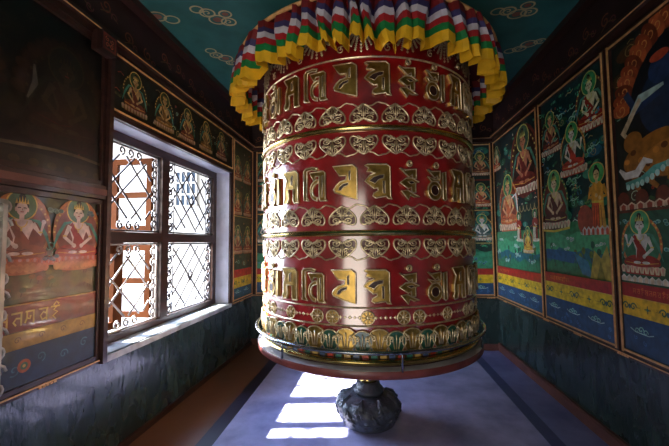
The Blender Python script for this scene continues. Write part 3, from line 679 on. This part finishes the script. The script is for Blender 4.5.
def grille(u0, u1, z0, z1, style, m):
    b = MB(LEFT).use(m); d = -.205; r = .0085
    def L(pts, rr=r): b.tube([(x, z, d) for x, z in pts], rr, 6)
    w, h = u1-u0, z1-z0; cx, cz = (u0+u1)/2, (z0+z1)/2
    L([(u0+.012, z0), (u0+.012, z1)]); L([(u1-.012, z0), (u1-.012, z1)]); L([(u0, z0+.012), (u1, z0+.012)]); L([(u0, z1-.012), (u1, z1-.012)])
    if style == 0:
        p = w*.30
        def diag(sg, c, t0, t1):           # piece of a 45 degree bar, kept inside the frame
            pts = []
            for i in range(41):
                t = t0+(t1-t0)*i/40; x, z = cx+t, cz+c+sg*t
                if u0+.09 <= x <= u1-.09 and z0+.10 <= z <= z1-.09: pts.append((x, z))
            if len(pts) > 1: L([pts[0], pts[-1]])
        for sg in (-1, 1):
            for k in range(-5, 6):
                if k in (-2, 0, 2) or (k % 2 and sg*k > -4): diag(sg, (k+.35)*p*.72, -.5, .5) if (k+(sg > 0)) % 4 else None
            for zc in (cz+h*.32, cz, cz-h*.32):
                xs = u0+.055 if sg < 0 else u1-.055
                L(spiral(xs, zc+.045, .042, .9, PI/2, sg, 14, .35)); L(spiral(xs, zc-.045, .042, .9, -PI/2, -sg, 14, .35))
        for k in range(3): L(spiral(cx-.1+k*.1, z1-.055, .035, 1, -PI/2, 1, 12, .4)); L(spiral(cx-.1+k*.1, z0+.055, .035, 1, PI/2, 1, 12, .4))
    else:
        k = 0; s = .15
        x = u0+.16
        for i in range(-3, 6):
            for sg in (-1, 1):
                a0, a1 = u0+.14, u1-.14
                c = z0+i*s*1.25
                pts = [(a0, c), (a1, c+(a1-a0))] if sg > 0 else [(a0, c+(a1-a0)), (a1, c)]
                (xa, za), (xb, zb) = pts; sl = (zb-za)/(xb-xa); out = []
                for t in range(13):
                    xx = xa+(xb-xa)*t/12; zz = za+sl*(xx-xa)
                    if z0+.012 <= zz <= z1-.012: out.append((xx, zz))
                if len(out) > 1 and (sg > 0) == (style == 1) or (len(out) > 1 and i % 2 == 0): L(out, .0085)
        L([(u0+.14, z0), (u0+.14, z1)], .005); L([(u1-.14, z0), (u1-.14, z1)], .005)
        n = int(h/.11)
        for q in range(n):
            zc = z0+(q+.5)*h/n
            for xx, sg in ((u0+.075, 1), (u1-.075, -1)):
                L(spiral(xx, zc, .048, 1.15, PI/2, sg*(1 if q % 2 else -1), 14, .3), .009)
                L([(xx-.05, zc-.05), (xx+.05, zc+.05)], .008)
        L([(cx, cz-.06), (cx+.05, cz), (cx, cz+.06), (cx-.05, cz), (cx, cz-.06)], .008)
    obj('grille', b, win)
A0, A1, B0, B1 = WY0+.10, 3.075, 3.185, WY1-.085
grille(A0, A1, WZ0+.055, 1.51, 0, M['ironpale']); grille(A0, A1, 1.60, WZ1-.075, 0, M['iron'])
grille(B0, B1, WZ0+.055, 1.51, 1, M['iron']); grille(B0, B1, 1.60, WZ1-.075, 2, M['iron'])
# small casement leaves, open outwards at the mullion and at the jamb
def leaf(u, z0, z1, w=.42):
    b = MB(LEFT).use(M['sash']); t = .035; d0, d1 = -.27, -.27-w; s = .055
    b.box((u, z0, d0-s), (u+t, z1, d0)); b.box((u, z0, d1), (u+t, z1, d1+s))
    for z in (z0, (z0+z1)/2-s/2, z1-s): b.box((u, z, d1+s), (u+t, z+s, d0-s))
    o = obj('casement_leaf', b, win)
    g = MB(LEFT).use(M['glass']); g.box((u+t*.4, z0+s, d1+s), (u+t*.55, z1-s, d0-s)); gg = obj('glass_pane', g, None); gg.parent = o; gg.matrix_parent_inverse = o.matrix_parent_inverse.copy(); gg.matrix_parent_inverse = (win.matrix_basis @ o.matrix_parent_inverse @ o.matrix_basis).inverted()
b = MB(LEFT).use(M['sash'])          # unseen plank leaf added to trim the near end of the sun patch
b.box((2.20, .80, -.305), (2.49, 1.55, -.28)); b.box((2.62, .80, -.31), (2.72, 1.55, -.275)); b.box((2.49, .80, -.305), (2.62, .86, -.28)); b.box((2.49, 1.42, -.305), (2.62, 1.55, -.28))
obj('added_shutter', b, win)
leaf(3.06, .80, 1.49); leaf(3.06, 1.62, 2.33)

# ------------------------------------------------------------------ outside the window
b = MB().use(M['ground']); b.box((-30, -6, -.5), (-2.4, 30, -.4)); struct('ground', b)
b = MB().use(M['dimstrip']); b.box((-10.5, -6, -.4), (-2.4, 16, -.395)); struct('dim_ground_strip', b)  # dark strip added to keep the ground behind the lower panes dim
e = empty('building', (-10.5, 18, -.4), 'pale building with a blue grey lattice window, seen through the upper right window grille', 'building')
b = MB().use(M['white']); b.box((-14.6, 16.0, -.4), (-6.6, 20.0, 11)); obj('wall', b, e)
BW = (-9.68, -8.60, 3.35, 5.08)
b = MB().use(M['bluewin']); b.box((BW[0], 15.92, BW[2]), (BW[1], 15.999, BW[3])); obj('window', b, e)
b = MB().use(M['white']); w_, h_ = BW[1]-BW[0], BW[3]-BW[2]
for k in range(5): b.box((BW[0]+k*w_/4-.04, 15.88, BW[2]-.04), (BW[0]+k*w_/4+.04, 15.92, BW[3]+.04))
for k in range(4): b.box((BW[0]-.04, 15.879, BW[2]+k*h_/3-.04), (BW[1]+.04, 15.919, BW[2]+k*h_/3+.04))
obj('window_bars', b, e)
b = MB().use(M['wood']); b.box((-3.75, 2.95, 2.75), (-2.12, 4.75, 2.83)); o = struct('added_eave', b)     # unseen eave added to cut the sun through the upper panes

# ------------------------------------------------------------------ silver lattice leaf at the left edge of the view
e = empty('filigree_gate', tuple(LEFT(1.38, SILL, .09)), 'pale silver filigree gate leaf at the extreme left edge, beside the near mural', 'gate')
b = MB(LEFT).use(M['silver']); G0, G1, Z0, Z1, D = 1.00, 1.475, SILL+.03, 1.72, .10
for u in (G0, G1-.02): b.box((u, Z0, D-.012), (u+.02, Z1, D+.012))
for z in (Z0, Z1-.02): b.box((G0, z, D-.012), (G1, z+.02, D+.012))
obj('gate_frame', b, e)
b = MB(LEFT).use(M['silver'])
for i in range(6):
    for k in range(11):
        u, z = G0+.05+i*.083, Z0+.055+k*.088
        b.tube([(x, y, D) for x, y in spiral(u, z, .042, 1.3, (i+k) % 2*PI, 1 if k % 2 else -1, 14)], .008, 5)
obj('filigree', b, e)
for z in (Z0+.1, Z1-.15):
    b = MB(LEFT).use(M['iron']); b.box((G1-.06, z, .036), (G1-.03, z+.06, D-.012)); obj('bracket', b, e)

# ------------------------------------------------------------------ the prayer wheel
CX, CY, R = -.0511, 2.951, .8556
W = empty('prayer_wheel', (CX, CY, 0), 'huge red lacquered prayer wheel with gold mantra letters in the middle of the room', 'prayer wheel')
def wpart(name, mb, phi=0, parent=None):
    o = obj(name, mb, None); o.parent = parent or W; o.rotation_euler = (0, 0, phi); return o
def CYL(R_):      # (arc length, height, depth) on the drum; facing -y at arc 0
    return lambda s, h, d: ((R_+d)*math.sin(s/R_), -(R_+d)*math.cos(s/R_), h)
b = MB().use(M['red'])
b.lathe([(.0, .88), (R-.02, .88), (R-.004, .90), (R, .98), (R, 1.2), (R, 1.6), (R, 2.0), (R, 2.4), (R, 2.66), (R-.004, 2.78), (R-.03, 2.92), (R-.10, 3.0), (0, 3.02)], 144); drum = wpart('drum', b)
def ring(name, r, z, rr, m, n=144, k=10):
    b = MB().use(m); b.lathe([(r+rr*math.cos(2*PI*i/k), z+rr*math.sin(2*PI*i/k)) for i in range(k+1)], n); return wpart(name, b)
ring('gold_hoop', R+.004, 2.207, .020, M['brass']); ring('gold_hoop', R+.004, 1.555, .020, M['brass'])
for z, rr in ((2.662, .0065), (1.102, .006), (.993, .006)): ring('gold_line', R+.001, z, rr, M['goldrim'], k=8)

# letters: OM MA NI PAD ME HUM in Ranjana style, each a raised gold relief
def ringpoly(cx, cy, rx, ry, n=14): return [(cx+rx*math.cos(2*PI*i/n), cy+ry*math.sin(2*PI*i/n)) for i in range(n)]
def arcband(cx, cy, rx, ry, w, a0, a1, n=10):
    o = [(cx+rx*math.cos(a0+(a1-a0)*i/n), cy+ry*math.sin(a0+(a1-a0)*i/n)) for i in range(n+1)]
    i_ = [(cx+(rx-w)*math.cos(a0+(a1-a0)*i/n), cy+(ry-w)*math.sin(a0+(a1-a0)*i/n)) for i in range(n+1)]
    return o+i_[::-1]
BINDU = [ringpoly(.48, 1.06, .13, .10), ]
GLYPHS = {
 'pa': dict(w=.150, polys=[[(0, .98), (.82, 1), (1, .90), (1, 0), (.55, .09), (.08, .22), (.03, .30), (.14, .42), (.30, .52), (.56, .57), (.58, .70), (.28, .70)]],
            slots=[[(.22, .27), (.28, .38), (.42, .46), (.66, .50), (.64, .42), (.46, .37), (.34, .27)], [(.66, .56), (.66, .80), (.74, .86), (.74, .56)]]),
 'dme': dict(w=.152, polys=[[(0, .97), (.12, 1), (.86, 1), (1, .92), (1, .08), (1.07, 0), (.90, .02), (.84, .08), (.42, .03), (.30, .09), (.34, .17), (.52, .24), (.50, .32), (.36, .30), (0, .52), (.16, .66), (.42, .74), (.30, .77), (.08, .80), (.16, .90)]],
            slots=[[(.16, .52), (.34, .63), (.58, .69), (.76, .70), (.74, .60), (.54, .56), (.40, .44)], [(.70, .16), (.70, .52), (.79, .52), (.79, .16)]]),
 'hum': dict(w=.125, polys=[[(0, .90), (.25, .84), (.86, .88), (.84, .60), (.66, .60), (.64, .72), (.46, .64)], [(0, .47), (.30, .60), (.60, .62), (1, .50), (.80, .46), (.80, .20), (.60, .20), (.58, .36), (.42, .30)],
            [(.06, .24), (.40, .26), (1, .07), (.70, .06), (.50, .12), (.42, -.02)], ringpoly(.50, 1.03, .13, .085)], slots=[[(.38, .50), (.62, .53), (.78, .47), (.56, .44)], ringpoly(.50, 1.03, .06, .04, 8)]),
 'om': dict(w=.155, polys=[[(.02, .90), (.22, .84), (.66, .88), (.64, .66), (.52, .66), (.50, .74), (.36, .66)], [(.02, .68), (.34, .62), (.62, .64), (.58, .56), (.20, .55)],
            arcband(.36, .28, .34, .28, .12, 0, 2*PI, 20)[:21]+[], [(.80, .84), (.98, .88), (.98, .04), (.88, 0), (.80, .06)], ringpoly(.46, 1.03, .12, .085)], slots=[ringpoly(.36, .29, .20, .155), ringpoly(.46, 1.03, .055, .04, 8)]),
 'ma': dict(w=.140, polys=[[(0, .98), (.14, 1), (.84, 1), (1, .90), (1, .06), (1.06, 0), (.74, 0), (.70, .10), (.70, .44), (.36, .44), (.40, .16), (.34, .02), (.10, .0), (.04, .10), (.12, .22), (.12, .46), (.20, .62), (.26, .74)]],
            slots=[[(.52, .56), (.52, .80), (.64, .86), (.64, .56)]]),
 'ni': dict(w=.165, polys=[[(0, .92), (.10, 1.0), (.40, 1.02), (.62, .98), (.56, .92), (.36, .95), (.15, .92), (.15, .14), (.26, .02), (.02, .04)],
            [(.28, .86), (.86, .88), (.95, .82), (.95, .06), (1.04, 0), (.74, 0), (.70, .08), (.70, .74), (.54, .74), (.46, .62)],
            arcband(.66, .32, .36, .32, .10, PI*.5, PI*1.45, 10)], slots=[[(.79, .10), (.79, .72), (.85, .76), (.85, .10)]])}
LET_ME = {}
def letter_mesh(g, H=.225):
    if (g, H) in LET_ME: return LET_ME[(g, H)]
    G = GLYPHS[g]; w = G['w']; b = MB(CYL(R))
    for poly in G['polys']:
        q = [((x-.5)*w, (y-.5)*H) for x, y in poly]
        b.use(M['goldface']).prism(q, -.006, .017)
        b.use(M['goldrim']).tube([(x, y, .017) for x, y in q], .0046, 5, closed=True)
    for poly in G['slots']:
        q = [((x-.5)*w, (y-.5)*H) for x, y in poly]
        b.use(M['recess']).prism(q, .0, .0178); b.use(M['goldrim']).tube([(x, y, .018) for x, y in q], .0026, 5, closed=True)
    LET_ME[(g, H)] = b.mesh('mantra_letter'); return LET_ME[(g, H)]
STEP = 2*PI/27
SEQ = ['om', 'ma', 'ni', 'pa', 'dme', 'hum']
NICE = {'om': 'ornate gold letter with a dot above and a round loop', 'ma': 'gold letter like an arch with a left flag'}
for zc, H, off in ((2.515, .215, -7.0), (1.868, .215, -7.4), (1.230, .205, -8.4)):
    for k in range(-13, 14):
        o = wpart('mantra_letter', letter_mesh(SEQ[(k+3) % 6], H), math.radians(off)+k*STEP); o.location = (0, 0, zc)
# scroll medallions: heart-shaped filigree, above and below both hoops
def medallion(flip):
    b = MB(CYL(R)); sg = -1 if flip else 1; w, h = .172, .136
    def Q(x, y): return (x*w, sg*y*h)
    heart = []
    for i in range(28):
        t = 2*PI*i/28
        x = .5*math.sin(t)*(1-.12*math.cos(t)**2)*(1 if math.cos(t) > 0 else abs(math.sin(t))**.35); y = (11*math.cos(t)-4.4*math.cos(2*t)-1.4*math.cos(3*t)-.6*math.cos(4*t))/29+.06
        heart.append(Q(x*(1.0), y))
    b.use(M['relief']).prism(heart, -.004, .002)
    b.use(M['goldrim']).tube([(x, y, .006) for x, y in heart], .0058, 5, closed=True)
    b.use(M['goldrim'])
    for s in (-1, 1):
        for (x, y, r, tr, a) in ((.24, .22, .17, 1.6, PI/2), (.13, -.08, .10, 1.2, 0), (.33, .02, .08, 1.1, PI), (.08, .24, .07, 1.0, 0), (.20, -.24, .07, 1, PI/2)):
            b.tube([(*Q(s*px, py), .008) for px, py in spiral(x, y, r, tr, a, 1, 16)], .0048, 4)
        b.tube([(*Q(s*px, py), .008) for px, py in [(.02, -.42), (.10, -.25), (.05, -.05), (.06, .12)]], .0036, 4)
    b.tube([(*Q(0, -.40), .009), (*Q(0, .22), .009)], .004, 4)
    # wavy link to the next medallion on the letter side
    L = STEP*R
    b.use(M['goldrim']).tube([(*p, .004) for p in [Q(.10+.97*i/18, -.42-.10*math.cos(2*PI*i/18*1.0)*-1-.02*math.sin(6*PI*i/18)) for i in range(19)]], .005, 4)
    return b.mesh('scroll_medallion')
MED = {0: medallion(0), 1: medallion(1)}
for zc, fl, off in ((2.297, 1, .6), (2.105, 0, .6), (1.660, 1, 4.6), (1.462, 0, 4.6)):
    for k in range(-13, 14):
        o = wpart('scroll_medallion', MED[fl], math.radians(off)+k*STEP); o.location = (0, 0, zc)
# dotted garlands on the shoulder above the letters
b = MB(CYL(R)); b.use(M['goldrim'])
def bead(b, s, h, r=.007, d=.0):
    b.add([(s-r, h, d), (s+r, h, d), (s, h-r, d), (s, h+r, d), (s, h, d+r*.9)], [(0, 2, 4), (2, 1, 4), (1, 3, 4), (3, 0, 4)], True)
for k in range(18):
    s0 = k*2*PI*R/18
    for q in range(1, 7):
        for i in range(13):
            t = i/12
            for sg in (-1, 1): bead(b, s0+sg*(.012+q*.026)*t**.8, 2.90-.215*t+.03*q*t**2.2, .0105)
    for i in range(9): bead(b, s0, 2.88-.022*i, .011)
    for i in range(9):
        t = i/8; bead(b, s0+.168+.05*math.cos(t*2*PI), 2.79+.05*math.sin(t*2*PI), .008)
    bead(b, s0+.168, 2.79, .018); b.tube([(x, y, .003) for x, y in spiral(s0+.168, 2.72, .028, 1.3, 1, 1, 14)], .004, 4)
wpart('dotted_garlands', b)
# lower frieze: wheel rosettes and strings of beads
b = MB(CYL(R)); 
b.use(M['gold']).prism(ringpoly(0, 0, .036, .036, 18), -.004, .004)
b.use(M['goldrim']).tube([(x, y, .005) for x, y in ringpoly(0, 0, .040, .040, 20)], .0045, 5, closed=True)
for i in range(8): b.tube([(.010*math.cos(i*PI/4), .010*math.sin(i*PI/4), .006), (.036*math.cos(i*PI/4), .036*math.sin(i*PI/4), .006)], .0036, 4)
bead(b, 0, 0, .013, .004); ROS = b.mesh('wheel_rosette')
b = MB(CYL(R)).use(M['goldrim'])
for i in range(5): bead(b, -.06+.03*i, 0, .011 if i % 2 else .014, -.001)
b.tube([(-.085, 0, .001), (.085, 0, .001)], .003, 4); BEA = b.mesh('bead_string')
n = 10
for k in range(n):
    a = math.radians(1.3)+k*2*PI/n
    for da in (0, math.radians(14.6), math.radians(21.4)):
        o = wpart('wheel_rosette', ROS, a+da); o.location = (0, 0, 1.043)
    for da in (math.radians(7.3), math.radians(28.7)):
        o = wpart('bead_string', BEA, a+da); o.location = (0, 0, 1.043)
# lotus border: gold and green petals, then a row of small coloured petals, then a gold hoop
def petal(m, w, h, wide):
    b = MB(CYL(R+.004)); L = []
    for i in range(15):
        t = i/14*PI; L.append((math.cos(t)*w/2*(1.12 if .2 < t/PI < .8 and wide else 1), math.sin(t)**.7*h))
    L = [(w*.30, -.04)]+L+[(-w*.30, -.04)]
    b.use(m).prism(L, -.006, .012); b.use(M['goldrim']).tube([(x, y, .012) for x, y in L], .004, 5)
    for s in (-1, 0, 1): b.tube([(s*.012, -.03, .013), (s*.022, h*.35, .016), (s*.05*w/.12, h*.72, .013)], .0045, 5)
    for s in (-1, 1): b.tube([(x, y, .014) for x, y in spiral(s*w*.28, h*.34, .018, 1.1, PI/2, s, 10)], .004, 4)
    return b.mesh('lotus_petal')
PG, PN = petal(M['goldface'], .125, .085, True), petal(M['green'], .115, .075, False)
for k in range(27):
    o = wpart('lotus_petal', PG, math.radians(-7.6)+k*STEP); o.location = (0, 0, .895)
    o = wpart('lotus_petal', PN, math.radians(-7.6)+(k+.5)*STEP); o.location = (0, 0, .892)
b = MB().use(M['recess']); b.lathe([(R-.03, .89), (R-.032, .86), (R-.03, .80), (R-.012, .79), (R-.012, .745)], 144); wpart('lower_drum', b)
SM = []
for key, c in (('a', (.45, .05, .03)), ('b', (.03, .16, .12)), ('c', (.55, .36, .10)), ('d', (.06, .10, .20))):
    m = mat('small_petal_'+key, c, rough=.4, coat=.2, var=.3); bb = MB(CYL(R-.028)); bb.use(m).prism([(-.020, -.03), (.020, -.03), (.022, .030), (.012, .046), (-.012, .046), (-.022, .030)], -.004, .010)
    bb.use(M['gold']).tube([(-.022, -.03, .010), (-.024, .030, .010), (-.012, .048, .010), (.012, .048, .010), (.024, .030, .010), (.022, -.03, .010)], .0032, 4); SM.append(bb.mesh('small_petal'))
for k in range(96):
    o = wpart('small_petal', SM[k % 4], k*2*PI/96); o.location = (0, 0, .827)
ring('gold_hoop', R+.004, .780, .017, M['brass'])
# base disc, hand rail, posts, axle
b = MB().use(M['basetop']); b.lathe([(0, .752), (.885, .748), (.902, .742)], 144)
b.use(M['basebrown']); b.lathe([(.902, .742), (.905, .735), (.905, .700), (.895, .692), (.55, .668), (.12, .655), (0, .655)], 144); wpart('base_disc', b)
ring('hand_rail', .912, .852, .0135, M['steel'], k=12)
b = MB().use(M['steel']); b.tube([(0, -.899, .735), (0, -.899, .82), (0, -.908, .852)], .0075, 8); RP = b.mesh('rail_post')
for k in range(7): wpart('rail_post', RP, math.radians(14)+k*2*PI/7)
b = MB().use(M['brass']); b.lathe([(0, .344), (.075, .344), (.08, .37), (.06, .39), (.062, .42), (.04, .46), (.04, .60), (.07, .64), (.07, .658)], 32); wpart('lower_axle', b)
b = MB().use(M['darkred']); b.lathe([(.06, 3.01), (.06, CEIL-.002)], 32); wpart('upper_axle', b)
b = MB().use(M['gold']); b.lathe([(R-.10, 2.995), (R-.10, 3.02), (.3, 3.06), (.06, 3.07)], 64); wpart('top_cap', b)

# ------------------------------------------------------------------ carved stone pedestal
S = empty('stone_pedestal', (CX, CY, 0), 'black carved lotus stone pedestal under the wheel on the sunlit floor', 'pedestal')
b = MB().use(M['stone'])
prof = [(.0, 0), (.175, 0), (.185, .02), (.215, .022), (.222, .045), (.232, .07), (.248, .10), (.256, .14), (.250, .18), (.222, .215), (.175, .238), (.125, .25), (0, .252)]
n = 96; k = len(prof); vs = []; fs = []
for i in range(n):
    a = 2*PI*i/n
    octo = .93+.07*math.cos(((a % (PI/4))-PI/8))/math.cos(PI/8)
    for r, z in prof:
        w = max(0, min(1, (z-.06)/.05))*max(0, min(1, (.24-z)/.05))
        leafy = 1+.07*w*abs(math.sin(4*a+.4+(z*9)))-.05*w*(abs(math.sin(8*a+1+z*14))**6)
        vs.append((r*octo*leafy*math.sin(a), -r*octo*leafy*math.cos(a), z))
for i in range(n):
    j = (i+1) % n
    for t in range(k-1): fs.append((i*k+t, j*k+t, j*k+t+1, i*k+t+1))
b.add(vs, fs, True); o = obj('body', b); o.parent = S
b = MB().use(M['stone']); b.lathe([(0, .25), (.118, .25), (.126, .262), (.126, .285), (.105, .292), (.098, .33), (.085, .342), (0, .343)], 48); o = obj('collar', b); o.parent = S
def pr(z):
    q = prof[3:12]
    for (r0, z0), (r1, z1) in zip(q, q[1:]):
        if z0 <= z <= z1: return r0+(r1-r0)*(z-z0)/(z1-z0)
    return q[-1][0]
def leaf_mesh(za, zb, wid, hi):
    b = MB().use(M['stone']); vs = []; fs = []; nu, nv = 16, 16
    for j in range(nv+1):
        t = j/nv; z = za+(zb-za)*t
        lobe = .70+.30*abs(math.sin(t*PI*3+.6))
        hw = wid*(math.sin(PI*(.20+.78*t))**.6)*lobe*(1-.35*t)+.003
        for i in range(nu+1):
            q = -1+2*i/nu
            lift = hi*((1-abs(q)**3)*(.55+.45*math.sin(PI*(.05+.85*t)))*lobe-.38*math.exp(-(q*6)**2)*(1-t)-.22*abs(math.sin(q*6+t*5)))-.008
            rr = pr(z)*.98+lift; a = q*hw/pr(z)
            vs.append((rr*math.sin(a), -rr*math.cos(a), z+.014*(1-q*q)))
    for j in range(nv):
        for i in range(nu): a = j*(nu+1)+i; fs.append((a, a+1, a+nu+2, a+nu+1))
    b.add(vs, fs, True); return b.mesh('carved_leaf')
LM1, LM2 = leaf_mesh(.035, .165, .105, .045), leaf_mesh(.115, .240, .085, .042)
for kk in range(8):
    for m_, sh in ((LM1, .12), (LM2, .12+PI/8)):
        o = obj('carved_leaf', m_); o.parent = S; o.rotation_euler = (0, 0, kk*2*PI/8+sh)

# ------------------------------------------------------------------ pleated silk valance around the top of the wheel
V = empty('cloth_valance', (CX, CY, 2.6), 'pleated silk canopy valance in white, red, green and yellow bands around the wheel top', 'valance')
RC = 1.085; NP = 58
rv = random.Random(3)
PL = [(rv.uniform(.55, 1.5), rv.uniform(-.025, .02), rv.uniform(-.025, .02), rv.uniform(-.5, .5)) for _ in range(NP)]
tot = sum(p[0] for p in PL)
SECT = []; acc = 0
for wd_, dz, dr, sk in PL: SECT.append((acc/tot*2*PI, wd_/tot*2*PI, dz, dr, sk)); acc += wd_
PATH = []           # each pleat bulges out, then tucks deep behind the next one
for a0, wa, dz, dr, sk in SECT:
    for t, rad, z in ((0.0, -.095, .012), (.04, -.040, .004), (.12, .012, -.006), (.30, .036, -.002+rv.uniform(-.01, .01)), (.52, .030, -.018), (.68, .020, -.012+rv.uniform(-.01, .01)), (.80, -.015, -.026), (.90, -.085, -.010)):
        PATH.append((a0+wa*t, RC+rad+dr, z+dz, sk*wa))
def band(name, z0, z1, color):
    b = MB().use(M['cloth']); b.col = lin(color); n = len(PATH); vs = []; rows = 4
    for i, (a, r, dz, sk) in enumerate(PATH):
        for j in range(rows):
            t = j/(rows-1); z = z0+(z1-z0)*t
            f = (z-2.6)/.32                        # pleats fade towards the top ring
            rr = r*(1-f*.25)+RC*.25*f-.03*f**2
            zz = z+dz*(1.0-f*.6); aa = a+sk*(1-f)+.012*math.sin(a*23+f*5)
            vs.append((rr*math.sin(aa), -rr*math.cos(aa), zz-2.6))
    fs = []
    for i in range(n):
        q = (i+1) % n
        for j in range(rows-1): fs.append((i*rows+j, q*rows+j, q*rows+j+1, i*rows+j+1))
    b.add(vs, fs, False); o = obj(name, b); o.parent = V
    sm = o.modifiers.new('thickness', 'SOLIDIFY'); sm.thickness = .002
    return o
Z = 2.64
for nm, h, c in (('yellow_band', .072, 'e8b21c'), ('green_band', .048, '137a3c'), ('red_band', .045, 'a81f24'), ('white_band', .045, 'cfc8d2'), ('purple_band', .040, '3c3464'), ('dark_red_band', .060, '7a1a1c')):
    band(nm, Z, Z+h, c); Z += h
b = MB().use(M['gilt']); zt = Z-2.6; b.lathe([(RC-.03+.014*math.cos(2*PI*i/8), zt+.014*math.sin(2*PI*i/8)) for i in range(9)], 96); o = obj('piping', b); o.parent = V
b = MB().use(M['cloth']); b.col = lin('5a1a20'); b.lathe([(RC-.03, zt), (.7, zt+.17), (.075, zt+.26)], 96); o = obj('canopy_top', b); o.parent = V
